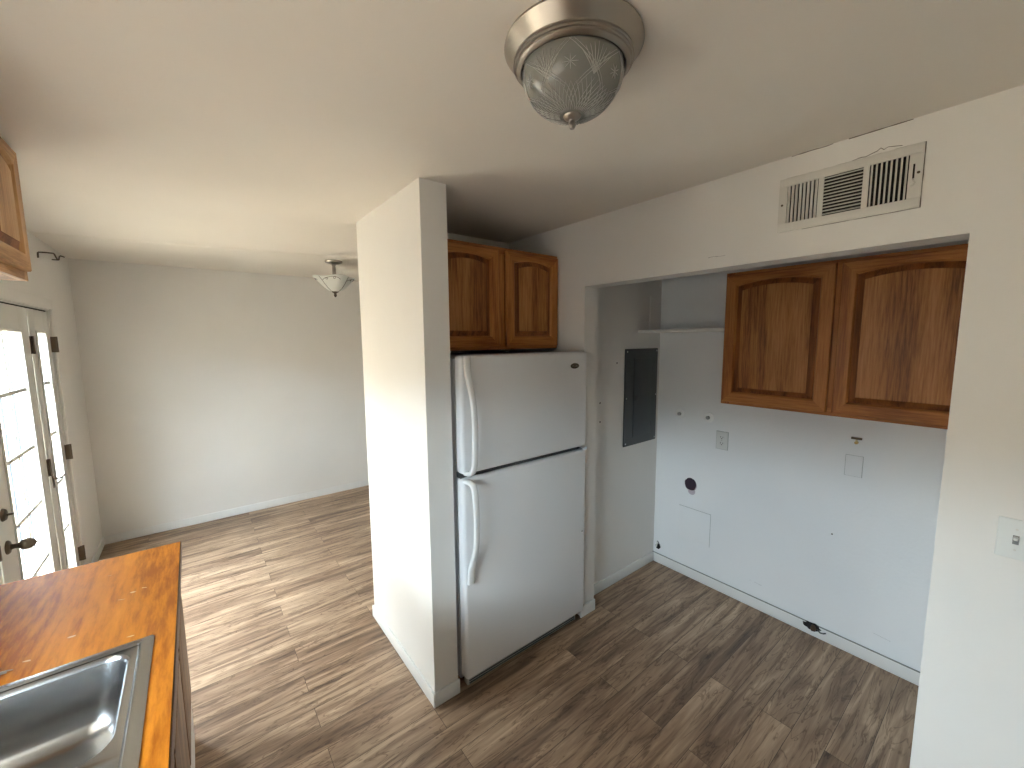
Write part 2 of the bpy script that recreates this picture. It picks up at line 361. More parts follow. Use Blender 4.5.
# ---------------------------------------------------------------- French door unit
def make_leaf(name, y0, y1, gy0, gy1, cols, zs):
    """door leaf in the left wall: stiles and rails around the glazed opening"""
    x0, x1 = LX - .050, LX - .008
    z0, z1 = .012, DZ - .019
    gz0, gz1 = zs[0], zs[-1]
    m = MB()
    m.box(x0, x1, y0, gy0, z0, z1, .002); m.box(x0, x1, gy1, y1, z0, z1, .002)
    m.box(x0, x1, gy0, gy1, z0, gz0, .002); m.box(x0, x1, gy0, gy1, gz1, z1, .002)
    leaf = struct(name, m, M_door)
    # glazing bead
    m = MB(); b = .016
    for (a, c, d, e) in ((gy0 - b, gy1 + b, gz1, gz1 + b), (gy0 - b, gy1 + b, gz0 - b, gz0), (gy0 - b, gy0, gz0, gz1), (gy1, gy1 + b, gz0, gz1)):
        m.box(x1 - .002, x1 + .007, a, c, d, e, .003)
    m.build('glazing_bead', M_door, leaf)
    xm = (x0 + x1) / 2
    ys = [gy0 + (gy1 - gy0) * k / cols for k in range(cols + 1)]
    for i in range(cols):
        for j in range(len(zs) - 1):
            MB().box(xm - .002, xm + .002, ys[i], ys[i+1], zs[j], zs[j+1]).build('glass_pane', M_glass, leaf)
    for k in range(1, cols): MB().box(xm + .003, xm + .013, ys[k] - .009, ys[k] + .009, gz0, gz1, .003).build('muntin', M_door, leaf)
    for j in range(1, len(zs) - 1): MB().box(xm + .002, xm + .016, gy0, gy1, zs[j] - .011, zs[j] + .011, .003).build('muntin', M_door, leaf)
    return leaf
ZS = [.215, .53, .852, 1.176, 1.505, 1.824]
d1 = make_leaf('door_1', 2.785, 3.640, 2.995, 3.475, 2, ZS)
d2 = make_leaf('door_2', 3.655, 4.085, 3.780, 3.965, 1, ZS)
d3 = make_leaf('door_3', 2.405, 2.770, 2.515, 2.680, 1, ZS)
# jambs and casing
m = MB(); m.box(WX, LX, 4.088, DY1, 0, DZ); m.box(WX, LX, DY0, 2.402, 0, DZ); m.box(WX, LX, 2.402, 4.088, DZ - .010, DZ)
struct('trim_1', m, M_door)
m = MB(); m.box(LX, LX + .014, DY1 - .004, DY1 + .062, 0, DZ + .065, .004); m.box(LX, LX + .014, DY0 - .062, DY0 + .004, 0, DZ + .065, .004); m.box(LX, LX + .014, DY0 + .004, DY1 - .004, DZ - .002, DZ + .065, .004)
struct('trim_2', m, M_wall)
struct('head_gap_shade', MB().box(LX - .035, LX - .014, 2.405, 3.640, DZ - .020, DZ - .0095).box(LX - .035, LX - .014, 3.655, 4.086, DZ - .020, DZ - .0095), M_black)   # dark strip standing in for the shade of the head gap
struct('trim_3', MB().box(WX, LX, 2.402, 4.088, 0, .012), M_brz)   # threshold
# hinges
def hinge(y, z, parent):
    m = MB(); m.box(LX - .010, LX + (.0165 if y > 4 else -.003), y - (.011 if y > 4 else .016), y + (.011 if y > 4 else .016), z - .052, z + .052, .001)
    xh = LX + (.018 if y > 4 else .002); m.tube([(xh, y, z - .053), (xh, y, z + .053)], .006, 10)
    m.build('hinge', M_brz, parent)
for z in (1.75, 1.005, .26):
    hinge(3.648, z, d1)
    hinge(4.098, z, d2)
# door knob, deadbolt
def knob(y, z, parent):
    M = Matrix.Translation((LX - .010, y, z)) @ Matrix.Rotation(math.pi/2, 4, 'Y')
    MB().lathe([(0, .0), (.032, .0), (.032, .006), (.027, .011), (.014, .014), (.011, .022), (.0115, .036), (.019, .044), (.026, .056), (.027, .066), (.023, .078), (.013, .090), (.005, .094), (.004, .099), (0, .100)], 0, 0, 28, mat=M).build('door_knob', M_brz, parent)
knob(2.868, .818, d1)
M = Matrix.Translation((LX - .010, 2.868, .975)) @ Matrix.Rotation(math.pi/2, 4, 'Y')
db = MB().lathe([(0, 0), (.030, 0), (.030, .005), (.024, .014), (.010, .018), (0, .018)], 0, 0, 28, mat=M).build('deadbolt', M_brz, d1)
MB().box(LX + .004, LX + .028, 2.858, 2.878, .971, .979, .003).build('thumb_turn', M_brz, db)
MB().box(LX - .012, LX - .006, 2.776, 2.792, .79, .86, .001).build('strike_plate', M_brz, d1)
# sidelight latch
m = MB(); m.box(LX - .010, LX - .003, 3.705, 3.728, .86, .935, .002)
m.tube([(LX - .004, 3.717, .915), (LX + .020, 3.717, .915), (LX + .030, 3.735, .916), (LX + .030, 3.79, .918)], .005, 8)
m.build('latch', M_brz, d2)

# curtain rod bracket high on the left wall
m = MB(); xx = LX + .028
m.tube([(xx, 3.855, 2.288), (xx, 3.862, 2.318), (xx, 3.884, 2.325), (xx, 4.064, 2.353), (xx, 4.262, 2.380), (xx, 4.285, 2.378), (xx, 4.325, 2.362), (xx, 4.36, 2.350), (xx, 4.395, 2.356), (xx, 4.43, 2.385), (xx, 4.47, 2.396), (xx, 4.582, 2.405)], .0045, 8)
m.tube([(LX, 4.36, 2.350), (xx, 4.36, 2.350)], .004, 8)
tag(m.build('curtain_hook', M_crack), 'thin dark bent wire curtain bracket on the left wall above the glazed doors', 'curtain bracket')

# slatted screen outside the doors
M_slat = plain('grey_slat', (.045, .06, .085), .6)
sc = thing('slat_screen', (-1.16, 5.9, -.04), 'screen of thin grey vertical slats seen through the panes of the glazed doors', 'screen')
MB().box(-1.22, -1.10, 4.30, 7.52, 2.20, 2.25, .004).build('top_rail', M_white, sc)
MB().box(-1.22, -1.10, 4.30, 7.52, -.04, 0.0, .004).build('bottom_rail', M_white, sc)
for k in range(23):
    y = 4.36 + k * .14
    MB().box(-1.170, -1.156, y - .004, y + .004, 0.0, 2.20, .001).build('slat', M_slat, sc)

# kitchen window over the sink
m = MB()
for (a, b, c, d) in ((KY0, KY0 + .04, KZ0, KZ1), (KY1 - .04, KY1, KZ0, KZ1), (KY0 + .04, KY1 - .04, KZ0, KZ0 + .04), (KY0 + .04, KY1 - .04, KZ1 - .04, KZ1), ((KY0 + KY1) / 2 - .02, (KY0 + KY1) / 2 + .02, KZ0 + .04, KZ1 - .04)):
    m.box(WX + .04, WX + .09, a, b, c, d, .002)
w1 = struct('window_1', m, M_trim)
for a, b in ((KY0 + .04, .755), (.795, KY1 - .04)): MB().box(WX + .063, WX + .067, a, b, KZ0 + .04, KZ1 - .04).build('glass_pane', M_glass, w1)
MB().box(WX + .09, LX + .03, KY0 - .03, KY1 + .03, KZ0 - .022, KZ0, .004).build('window_sill', M_trim, w1)

# ---------------------------------------------------------------- cabinet doors with arched raised panels
def arch_loop(a0, a1, z0, z1, rise, inset, n=16):
    """closed loop, bottom a0->a1, right side up, arched top back, left side down"""
    a0 += inset; a1 -= inset; z0 += inset; z1 -= inset
    pts = []
    for k in range(n): pts.append((a0 + (a1 - a0) * k / n, z0))
    zc = z1 - rise
    for k in range(n): pts.append((a1, z0 + (zc - z0) * k / n))
    for k in range(n):
        t = k / n; a = a1 + (a0 - a1) * t
        pts.append((a, zc + rise * (1 - (2 * t - 1) ** 2) if rise else zc))
    for k in range(n): pts.append((a0, zc + (z0 - zc) * k / n))
    return pts
def rect_loop(a0, a1, z0, z1, n=16):
    return arch_loop(a0, a1, z0, z1, 0, 0, n)
def cab_door(parent, a0, a1, z0, z1, face, axis, sgn, mats, rail=.053, rise=.022, name='door'):
    """axis: 'x' -> door plane normal is x (a = y); 'y' -> normal y (a = x). sgn: outward direction of the face."""
    T = .019
    def P(a, z, d):      # d: depth behind the front face
        return Vector((face - sgn * d, a, z)) if axis == 'x' else Vector((a, face - sgn * d, z))
    O = rect_loop(a0, a1, z0, z1)
    O2 = rect_loop(a0 + .004, a1 - .004, z0 + .004, z1 - .004)
    i0, i1, j0, j1 = a0 + rail, a1 - rail, z0 + rail, z1 - rail * .62
    rings = [[P(a, z, T) for a, z in O], [P(a, z, .004) for a, z in O], [P(a, z, 0) for a, z in O2],
             [P(a, z, 0) for a, z in arch_loop(i0, i1, j0, j1, rise, 0)],
             [P(a, z, .0035) for a, z in arch_loop(i0, i1, j0, j1, rise, .004)],
             [P(a, z, .013) for a, z in arch_loop(i0, i1, j0, j1, rise, .008)]]
    m = MB(); m.loops(rings, mi=lambda i, n: 1 if (i // 16) in (0, 2) else 0)
    d = m.build(name, mats[:2], parent)
    m = MB()
    L = lambda ins, dep: [P(a, z, dep) for a, z in arch_loop(i0, i1, j0, j1, rise, ins)]
    m.loops([L(.002, .017), L(.002, .0125), L(.012, .0125), L(.034, .0035), L(.035, .0015)], cap0=True)
    for f in m.bm.faces: f.material_index = 1
    # fill the centre with a fan
    ctr = m.bm.verts.new(P((i0 + i1) / 2, (j0 + j1) / 2, .0015))
    m.bm.verts.ensure_lookup_table()
    rim = list(m.bm.verts)[-1 - 64:-1]
    for k in range(64): m.bm.faces.new((rim[k], rim[(k + 1) % 64], ctr))
    pn = m.build('panel', [mats[2], OG], d, ang=12)
    return d

# laundry cabinet
lc = thing('wall_cabinet', (2.784, .59, 1.37), 'wide oak wall cabinet with two arched doors above the laundry alcove wall', 'cabinet', None)
MB().box(2.499, BX, AY1 + .003, 1.134, 1.372, 2.132, .001).build('carcass', OV, lc)
m = MB()
for (a, b, c, d, mi) in ((AY1 + .003, .097, 1.372, 2.132, 0), (1.087, 1.134, 1.372, 2.132, 0), (.585, .628, 1.412, 2.092, 0), (.097, 1.087, 1.372, 1.412, 1), (.097, 1.087, 2.092, 2.132, 1)):
    m.box(2.480, 2.499, a, b, c, d, .001, 1, mi)
m.build('face_frame', [OV, OHy], lc)
cab_door(lc, .614, 1.124, 1.388, 2.115, 2.461, 'x', -1, [OV, OHy, OVp])
cab_door(lc, .080, .592, 1.388, 2.115, 2.461, 'x', -1, [OV, OHy, OVp])

# cabinet over the fridge
fc = thing('wall_cabinet', (1.38, 2.35, 1.68), 'dark oak cabinet with two arched doors above the white fridge', 'cabinet')
MB().box(.937, 1.828, 1.889, 2.358, 1.705, 2.270, .001).build('carcass', OV, fc)
m = MB()
for (a, b, c, d, mi) in ((.937, .975, 1.705, 2.270, 0), (1.784, 1.828, 1.705, 2.270, 0), (1.372, 1.412, 1.74, 2.235, 0), (.975, 1.784, 1.705, 1.74, 1), (.975, 1.784, 2.235, 2.270, 1)):
    m.box(a, b, 1.870, 1.889, c, d, .001, 1, mi)
m.build('face_frame', [OV, OHx], fc)
cab_door(fc, .955, 1.366, 1.722, 2.252, 1.851, 'y', -1, [OV, OHx, OVp], rise=.020)
cab_door(fc, 1.418, 1.819, 1.722, 2.252, 1.851, 'y', -1, [OV, OHx, OVp], rise=.020)

# cabinet at the left edge of the frame
uc = thing('wall_cabinet', (LX, 1.86, 1.985), 'oak wall cabinet in a paler, lit tone, cut off by the left edge above the counter', 'cabinet')
MB().box(LX, -.469, 1.47, 2.285, 1.987, H - .002, .001).build('carcass', GV, uc)
m = MB()
for (a, b, c, d, mi) in ((1.47, 1.505, 1.987, H - .002, 0), (2.245, 2.285, 1.987, H - .002, 0), (1.86, 1.90, 2.03, 2.40, 0), (1.505, 2.245, 1.987, 2.03, 1), (1.505, 2.245, 2.40, H - .002, 1)):
    m.box(-.469, -.450, a, b, c, d, .001, 1, mi)
m.build('face_frame', [GV, GH], uc)
cab_door(uc, 1.895, 2.250, 2.018, 2.425, -.431, 'x', 1, [GV, GH, GV])
cab_door(uc, 1.488, 1.868, 2.018, 2.425, -.431, 'x', 1, [GV, GH, GV])

# ---------------------------------------------------------------- base cabinet, counter, sink
bc = thing('base_cabinet', (-.42, .8, 0), 'brown wooden base cabinet under the orange counter', 'cabinet')
M_base = wood('brown_base_wood', 2, (0.22, 0.12, 0.065), (0.15, 0.08, 0.042), (0.08, 0.04, 0.02), rough=.45)
m = MB()
m.box(-.725, -.140, 2.150, 2.168, 0.0, .874); m.box(-.725, -.140, -.6, -.582, 0, .874); m.box(-.725, -.140, -.582, 2.150, .10, .118)
m.build('carcass', M_base, bc)
MB().box(-.140, -.122, -.6, 2.168, .115, .874, .001).build('face_frame', M_base, bc)
for a, b in ((1.72, 2.13), (1.28, 1.69), (.84, 1.25), (.40, .81), (-.04, .37)):
    MB().box(-.122, -.110, a, b, .27, .70, .003).build('door', M_base, bc)
    MB().box(-.122, -.110, a, b, .715, .85, .003).build('drawer', M_base, bc)
MB().box(-.150, -.117, -.6, 2.172, 0, .255, .002).build('toe_board', M_trim, bc)

ct = thing('countertop', (-.42, .8, .875), 'orange wood-grain countertop with a worn edge around the steel sink', 'countertop')
SX0, SX1, SY0, SY1 = -.695, -.168, .685, 1.495
CZ = .915
m = MB()
m.box(LX, -.099, SY1, 2.183, CZ - .04, CZ); m.box(LX, -.099, -.6, SY0, CZ - .04, CZ); m.box(LX, SX0, SY0, SY1, CZ - .04, CZ); m.box(SX1, -.099, SY0, SY1, CZ - .04, CZ)
m.build('slab', M_ctr, ct)
m = MB(); m.box(-.099, -.095, -.6, 2.187, CZ - .04, CZ - .0015, .0012); m.box(LX, -.099, 2.183, 2.187, CZ - .04, CZ - .0015, .0012)
m.build('edge_band', M_edge, ct)
for (x, y, a) in ((-.22, 1.83, .3), (-.19, 1.84, 1.0), (-.245, 1.80, 2.0), (-.41, 1.60, .8), (-.30, 2.02, 1.4), (-.20, 1.55, .4), (-.335, 1.655, .1)):
    m = MB(); n = 9; random.seed(int(x * 1e4) & 255)
    top = [Vector((x + random.uniform(.5, 1) * .011 * math.cos(2*math.pi*k/n + a), y + random.uniform(.4, 1) * .006 * math.sin(2*math.pi*k/n), CZ + .0004)) for k in range(n)]
    m.loops([[p - Vector((0,0,.001)) for p in top], top], cap0=True, cap1=True)
    m.build('chip_mark', M_chip if 'M_chip' in globals() else globals().setdefault('M_chip', plain('chip_pale', (0.75, 0.52, 0.26), .5)), ct)

# steel sink, two bowls
sk = thing('sink', (-.43, 1.09, CZ), 'stainless steel double bowl sink set into the orange counter', 'sink')
def rr(x0, x1, y0, y1, r, n=12):
    """rounded rect loop with 4n+... points, starting bottom side"""
    pts = []
    for (cx, cy, a0) in ((x1 - r, y0 + r, -90), (x1 - r, y1 - r, 0), (x0 + r, y1 - r, 90), (x0 + r, y0 + r, 180)):
        for k in range(n + 1):
            a = math.radians(a0 + 90 * k / n); pts.append((cx + r * math.cos(a), cy + r * math.sin(a)))
    return pts
def at(pts, z): return [Vector((x, y, z)) for x, y in pts]
def ins(a, d): return (a[0] + d, a[1] - d, a[2] + d, a[3] - d)
bowls = [(-.655, -.196, 1.115, 1.470), (-.655, -.196, .715, 1.065)]
outer = [(-.710, -.150, 1.09, 1.512), (-.710, -.150, .668, 1.09)]
m = MB()
for (b, o) in zip(bowls, outer):
    m.loops([at(rr(*o[:2], o[2] if 0 else o[2], o[3], .0005), CZ + .004), at(rr(*ins(b, -.010), .058), CZ + .004), at(rr(*ins(b, -.004), .054), CZ + .0065), at(rr(*b, .050), CZ + .004), at(rr(*ins(b, .004), .050), CZ - .006),
             at(rr(*ins(b, .014), .055), CZ - .10), at(rr(*ins(b, .022), .06), CZ - .145), at(rr(*ins(b, .040), .07), CZ - .165), at(rr(*ins(b, .07), .06), CZ - .172), at(rr(*ins(b, .14), .02), CZ - .175)], cap1=True)
m.build('basin', M_steel, sk, ang=50)
O = (-.710, -.150, .668, 1.512)
m = MB(); m.loops([at(rr(*ins(O, -.004), .012), CZ + .0005), at(rr(*ins(O, -.004), .012), CZ + .002), at(rr(*ins(O, .006), .010), CZ + .0065), at(rr(*ins(O, .018), .008), CZ + .007), at(rr(*ins(O, .022), .008), CZ + .0095), at(rr(*ins(O, .026), .006), CZ + .0065), at(rr(*ins(O, .028), .004), CZ + .0042)])
m.build('rim', M_steel, sk, ang=60)
for b in bowls:
    cx, cy = (b[0] + b[1]) / 2, (b[2] + b[3]) / 2
    MB().lathe([(0, CZ - .1745), (.030, CZ - .1745), (.040, CZ - .1735), (.042, CZ - .1745)], cx, cy, 24).build('drain', M_chrome, sk)
# small scrap by the sink
m = MB(); m.tube([(-.47, 1.565, CZ + .006), (-.452, 1.560, CZ + .010), (-.437, 1.562, CZ + .008), (-.428, 1.57, CZ + .004)], [.005, .006, .005, .002], 8)
m.box(-.48, -.445, 1.550, 1.572, CZ + .0003, CZ + .006, .002)
tag(m.build('metal_clip', M_chrome), 'tiny chrome metal scrap on the orange counter behind the sink at the left edge', 'metal clip')

# ---------------------------------------------------------------- refrigerator
FX0, FX1, FYF = .956, 1.814, 1.60
fr = thing('refrigerator', (1.385, 1.95, 0), 'white top-freezer refrigerator standing between the partition and the right wall', 'refrigerator')
MB().box(FX0 + .006, FX1 - .004, 1.675, 2.33, .03, 1.675, .008).build('cabinet_body', M_fr, fr)
MB().box(FX0 + .014, FX1 - .014, 1.664, 1.676, .08, 1.668).build('door_seal', M_frs, fr)
fz = MB().box(FX0, FX1, FYF, 1.664, 1.128, 1.690, .018, 5).build('freezer_door', M_fr, fr)
fd = MB().box(FX0, FX1, FYF, 1.664, .070, 1.106, .018, 5).build('fridge_door', M_fr, fr)
MB().box(FX0 + .006, FX1 - .006, 1.632, 1.668, 1.104, 1.130).build('door_divider', M_dk, fr)
def ribbon(path, w, t):
    """handle: rounded section swept along (y, z) path; width along x"""
    m = MB(); rings = []
    for i, (x, y, z, ww, tt) in enumerate(path):
        a = path[max(i-1, 0)]; b = path[min(i+1, len(path)-1)]
        d = Vector((0, b[1] - a[1], b[2] - a[2])).normalized(); nrm = Vector((0, -d.z, d.y))
        ring = []
        for k in range(16):
            an = 2 * math.pi * k / 16; c, s = math.cos(an), math.sin(an)
            cc = math.copysign(abs(c) ** .6, c); ss = math.copysign(abs(s) ** .6, s)
            ring.append(Vector((x, y, z)) + Vector((ww / 2 * cc, 0, 0)) + nrm * (tt / 2 * ss))
        rings.append(ring)
    m.loops(rings, cap0=True, cap1=True); return m
def smooth(path, it=2):
    for _ in range(it):
        q = [path[0]]
        for a, b in zip(path, path[1:]):
            q.append(tuple(.75 * u + .25 * v for u, v in zip(a, b))); q.append(tuple(.25 * u + .75 * v for u, v in zip(a, b)))
        q.append(path[-1]); path = q
    return path
hx = .984
hp = smooth([(hx, FYF - .008, 1.688, .036, .020), (hx, FYF - .012, 1.62, .034, .024), (hx, FYF - .030, 1.56, .031, .024), (hx + .002, FYF - .056, 1.48, .028, .020), (hx + .003, FYF - .064, 1.36, .028, .019), (hx + .003, FYF - .062, 1.24, .028, .019), (hx + .002, FYF - .050, 1.155, .029, .020), (hx - .004, FYF - .022, 1.137, .031, .022), (hx - .008, FYF + .002, 1.137, .032, .020)])
ribbon(hp, 0, 0).build('handle', M_frh, fz)
hp = smooth([(hx - .008, FYF + .002, 1.097, .032, .020), (hx - .004, FYF - .022, 1.097, .031, .022), (hx + .002, FYF - .050, 1.085, .029, .020), (hx + .003, FYF - .062, 1.00, .028, .019), (hx + .003, FYF - .064, .88, .028, .019), (hx + .002, FYF - .056, .77, .028, .020), (hx, FYF - .030, .70, .031, .024), (hx, FYF - .012, .655, .034, .024), (hx, FYF - .008, .585, .036, .020)])
ribbon(hp, 0, 0).build('handle', M_frh, fd)
# badge on the freezer door: oval with a light scroll
M = Matrix.Translation((1.706, FYF - .0005, 1.610)) @ Matrix.Rotation(math.pi/2, 4, 'X') @ Matrix.Diagonal((1.0, .46, 1, 1))
bd = MB().lathe([(.034, 0), (.034, .002), (.031, .0035), (0, .0035)], 0, 0, 32, mat=M).build('badge', M_crack, fz)
m = MB(); m.tube([(1.684 + .044 * t / 10, FYF - .0045, 1.609 + .004 * math.sin(t * 1.9)) for t in range(11)], .0012, 6)
m.build('badge_script', M_chrome, bd)
# centre hinge, lower bumper, kick grille, feet
MB().box(1.768, 1.812, 1.592, 1.640, 1.109, 1.125, .003).build('hinge', M_chrome, fr)
m = MB(); disc(m, (1.784, FYF, .603), 'y', .006, .0015); m.build('door_plug', M_chrome, fd)
g = MB().box(FX0 + .02, FX1 - .05, 1.630, 1.665, .018, .064, .003).build('kick_grille', M_frs, fr)
for k in range(3): MB().box(FX0 + .03, FX1 - .06, 1.627, 1.631, .026 + k * .013, .031 + k * .013).build('grille_slot', M_dk, g)
for x in (1.0, 1.76):
    for y in (1.72, 2.27): MB().lathe([(.018, 0), (.018, .012), (.010, .013), (.010, .035)], x, y, 16).build('foot', M_dk, fr)

# ---------------------------------------------------------------- ceiling lamp, near
kx, ky = .7515, .7205
lp = thing('ceiling_lamp', (kx, ky, H), 'large flush ceiling lamp with brushed nickel rim and cut glass bowl', 'ceiling lamp')
MB().lathe([(0, H), (.152, H), (.159, H - .002), (.160, H - .007), (.157, H - .011), (.139, H - .036), (.139, H - .040), (.136, H - .041), (.135, H - .045), (.132, H - .046), (.131, H - .050), (.127, H - .054), (.123, H - .056), (.121, H - .056), (.121, H - .030), (0, H - .030)], kx, ky, 96).build('canopy', M_nick, lp, ang=25)
def dome(r0, z0, dep, n=18, pw=2.2):
    return [(r0 * math.cos(t) ** .85 if t < math.pi/2 - 1e-6 else 0, z0 - dep * math.sin(t)) for t in [math.pi/2 * k / n for k in range(n + 1)]]
GR, GZ, GD = .118, H - .050, .102
gb = MB().lathe(dome(GR, GZ, GD), kx, ky, 96).build('glass_bowl', M_lampg, lp, ang=60)
def dp(a, t, o=.0006):
    r = (GR + o) * max(math.cos(t), 0) ** .85
    return Vector((kx + r * math.cos(a), ky + r * math.sin(a), GZ - (GD + o) * math.sin(t)))
def cut(a0, t0, a1, t1, w):
    P = [dp(a0 + (a1 - a0) * k / 8, t0 + (t1 - t0) * k / 8) for k in range(9)]
    m = MB(); m.tube(P, [w * .62 * (.25 + .75 * math.sin(math.pi * k / 8)) for k in range(9)], 5); return m
cm = MB()
def add(cm, m):
    me = bpy.data.meshes.new('t'); m.bm.to_mesh(me); m.bm.free(); cm.bm.from_mesh(me); bpy.data.meshes.remove(me)
for k in range(6):
    A = 2 * math.pi * k / 6 + .2
    for j in range(-4, 5): add(cm, cut(A, .66, A + j * .085, .10 + .035 * abs(j), .0017))      # fan
    for j in range(8):                                                                            # star
        q = j * math.pi / 4; add(cm, cut(A + .52, .46, A + .52 + .16 * math.cos(q), .46 + .13 * math.sin(q), .0014))
    for s_ in (-1, 1):
        add(cm, cut(A + s_ * .55, .06, A - s_ * .35, .86, .0019)); add(cm, cut(A + s_ * .47, .06, A - s_ * .43, .86, .0012))
        for j in range(7): add(cm, cut(A + s_ * (.05 + j * .12), .70 + .02 * j, A - s_ * (.30 - j * .12), 1.38, .0014))
cm.build('cut_pattern', M_lampc, gb, ang=80)
MB().lathe([(.000, H - .140), (.022, H - .145), (.022, H - .150), (.018, H - .156), (.008, H - .160), (.0065, H - .163), (.0085, H - .167), (.0085, H - .173), (.005, H - .179), (0, H - .180)], kx, ky, 32).build('finial', M_nick, lp)

# ---------------------------------------------------------------- dining lamp
dx, dy = 1.014, 3.764
dl = thing('ceiling_lamp', (dx, dy, H), 'small semi-flush bowl lamp hanging in the far dining area', 'ceiling lamp')
MB().lathe([(0, H), (.070, H), (.071, H - .006), (.066, H - .016), (.045, H - .024), (.016, H - .032), (0, H - .032)], dx, dy, 40).build('canopy', M_nick, dl)
MB().lathe([(.010, H - .03), (.016, H - .036), (.012, H - .045), (.014, H - .06), (.014, H - .135), (.010, H - .14), (.010, H - .26)], dx, dy, 20).build('stem', M_nick, dl)
prof = [(.165, H - .142), (.150, H - .156), (.128, H - .180), (.105, H - .205), (.075, H - .234), (.045, H - .254), (.012, H - .262)]
m = MB(); m.loops([[Vector((dx + (r * (1 + .05 * math.cos(4 * a) * (r / .165) ** 2)) * math.cos(a), dy + (r * (1 + .05 * math.cos(4 * a) * (r / .165) ** 2)) * math.sin(a), z + .006 * math.cos(4 * a) * (r / .165) ** 2)) for a in [2*math.pi*k/64 for k in range(64)]] for r, z in prof + [(max(r - .004, .01), z + .004) for r, z in reversed(prof)]])
sb = m.build('glass_bowl', M_bowl, dl, ang=70)
# dark scroll lines on the bowl and its rim
def bp_(a, u):
    u = max(0, min(1, u)) * (len(prof) - 1); i = min(int(u), len(prof) - 2); f = u - i
    r = prof[i][0] * (1 - f) + prof[i+1][0] * f; z = prof[i][1] * (1 - f) + prof[i+1][1] * f; k = .05 * math.cos(4 * a) * (r / .165) ** 2
    return Vector((dx + (r * (1 + k) + .001) * math.cos(a), dy + (r * (1 + k) + .001) * math.sin(a), z + .006 * math.cos(4 * a) * (r / .165) ** 2 - .001))
m = MB()
for k in range(4):
    A = math.pi / 2 * k - .477
    m.tube([bp_(A - .62 + .1 * (j / 12), .02 + .95 * (j / 12)) for j in range(13)], .0018, 5)
    m.tube([bp_(A - .55 + 1.1 * (j / 16), .10 + .18 * (1 - math.sin(math.pi * j / 16))) for j in range(17)], .0018, 5)
    for s in (-1, 1): m.tube([bp_(A + s * (.22 + .06 * math.cos(j * .8)), .20 + .05 * math.sin(j * .8)) for j in range(9)], .0016, 5)
m.build('scroll_lines', M_brz, sb, ang=80)
MB().lathe([(.0, H - .255), (.026, H - .258), (.026, H - .264), (.012, H - .272), (.009, H - .280), (.013, H - .288), (.010, H - .298), (.003, H - .306), (0, H - .307)], dx, dy, 24).build('finial', M_brz, dl)

# ---------------------------------------------------------------- air vent
av = thing('air_vent', (RX, .456, 2.265), 'beige three section supply vent high on the right wall under the ceiling', 'air vent')
VY0, VY1, VZ0, VZ1 = .257, .652, 2.166, 2.361
secs = [(.527, .625, 'v', -1), (.402, .511, 'h', 0), (.289, .386, 'v', 1)]
a, b = 2.197, 2.331
m = MB(); X0, X1 = RX - .006, RX + .0
m.box(X0, X1, VY0, VY1, VZ0, a, .0015); m.box(X0, X1, VY0, VY1, b, VZ1, .0015)
for (p, q) in ((VY0, .289), (.386, .402), (.511, .527), (.625, VY1)): m.box(X0, X1, p, q, a, b)
m.build('frame', M_vent, av)
MB().box(RX - .0012, RX - .0002, .285, .629, a - .004, b + .004).build('duct_opening', M_black, av)
for (y0, y1, k, s) in secs:
    n = 8 if k == 'v' else 12
    for i in range(n):
        m = MB(); t = .00055
        if k == 'v':
            y = y0 + (y1 - y0) * (i + .5) / n; dyy = .0055 * (1 if s < 0 else .35)
            m.box(-.0045, .0035, -t * 3, t * 3, a, b)
            rot = Matrix.Translation((RX - .006, y, 0)) @ Matrix.Rotation(math.radians(58 if s < 0 else 25), 4, 'Z')
        else:
            z = a + (b - a) * (i + .5) / n
            m.box(-.0045, .0035, y0, y1, -t * 2.2, t * 2.2)
            rot = Matrix.Translation((RX - .006, 0, z)) @ Matrix.Rotation(math.radians(-30), 4, 'Y')
        bmesh.ops.transform(m.bm, matrix=rot, verts=m.bm.verts); m.build('louver', M_vent, av)
m = MB(); m.box(RX - .0072, RX - .005, .275, .2795, 2.25, 2.30); m.build('lever_slot', M_black, av)
m = MB(); m.tube([(RX - .006, .277, 2.255), (RX - .016, .276, 2.247), (RX - .017, .270, 2.240), (RX - .014, .280, 2.232)], .0025, 6); m.build('lever', M_vent, av)
for y, z in ((.640, 2.265), (.266, 2.272)):
    m = MB(); disc(m, (RX - .006, y, z), 'x', .004, .0012); m.build('screw', M_brz, av)

# ---------------------------------------------------------------- breaker panel
bp = thing('breaker_panel', (2.548, AY0, .995), 'dark grey electrical breaker panel on the side wall of the laundry alcove', 'breaker panel')
MB().box(2.355, 2.746, AY0 - .010, AY0, .995, 1.689, .003).build('cover', M_panel, bp)
dr = MB().box(2.455, 2.668, AY0 - .015, AY0 - .009, 1.056, 1.620, .002).build('door', M_panel, bp)
MB().box(2.4535, 2.4565, AY0 - .0112, AY0 - .0095, 1.05, 1.626).build('door_gap', M_black, bp)
m = MB(); m.box(2.470, 2.506, AY0 - .018, AY0 - .0145, 1.318, 1.356, .002); m.build('latch', M_dk, dr)
for z in (1.13, 1.54): MB().tube([(2.671, AY0 - .013, z - .02), (2.671, AY0 - .013, z + .02)], .004, 8).build('hinge', M_panel, bp)
for x in (2.373, 2.729):
    for z in (1.015, 1.342, 1.67):
        m = MB(); disc(m, (x, AY0 - .010, z), 'y', .006, .0015); m.build('screw', M_chrome, bp)

# shelf
m = MB().box(2.502, BX, 1.129, AY0, 1.800, 1.820, .0015)
sh = tag(m.build('shelf', M_wall), 'plain white wooden shelf between the alcove side wall and the oak cabinet', 'shelf')
m = MB(); m.tube([(2.64, AY0 - .004, 1.821), (2.642, AY0 - .004, 2.06)], .004, 6); 
tag(m.build('cable_conduit', M_trim), 'thin painted conduit rising from the white shelf on the alcove side wall', 'conduit')

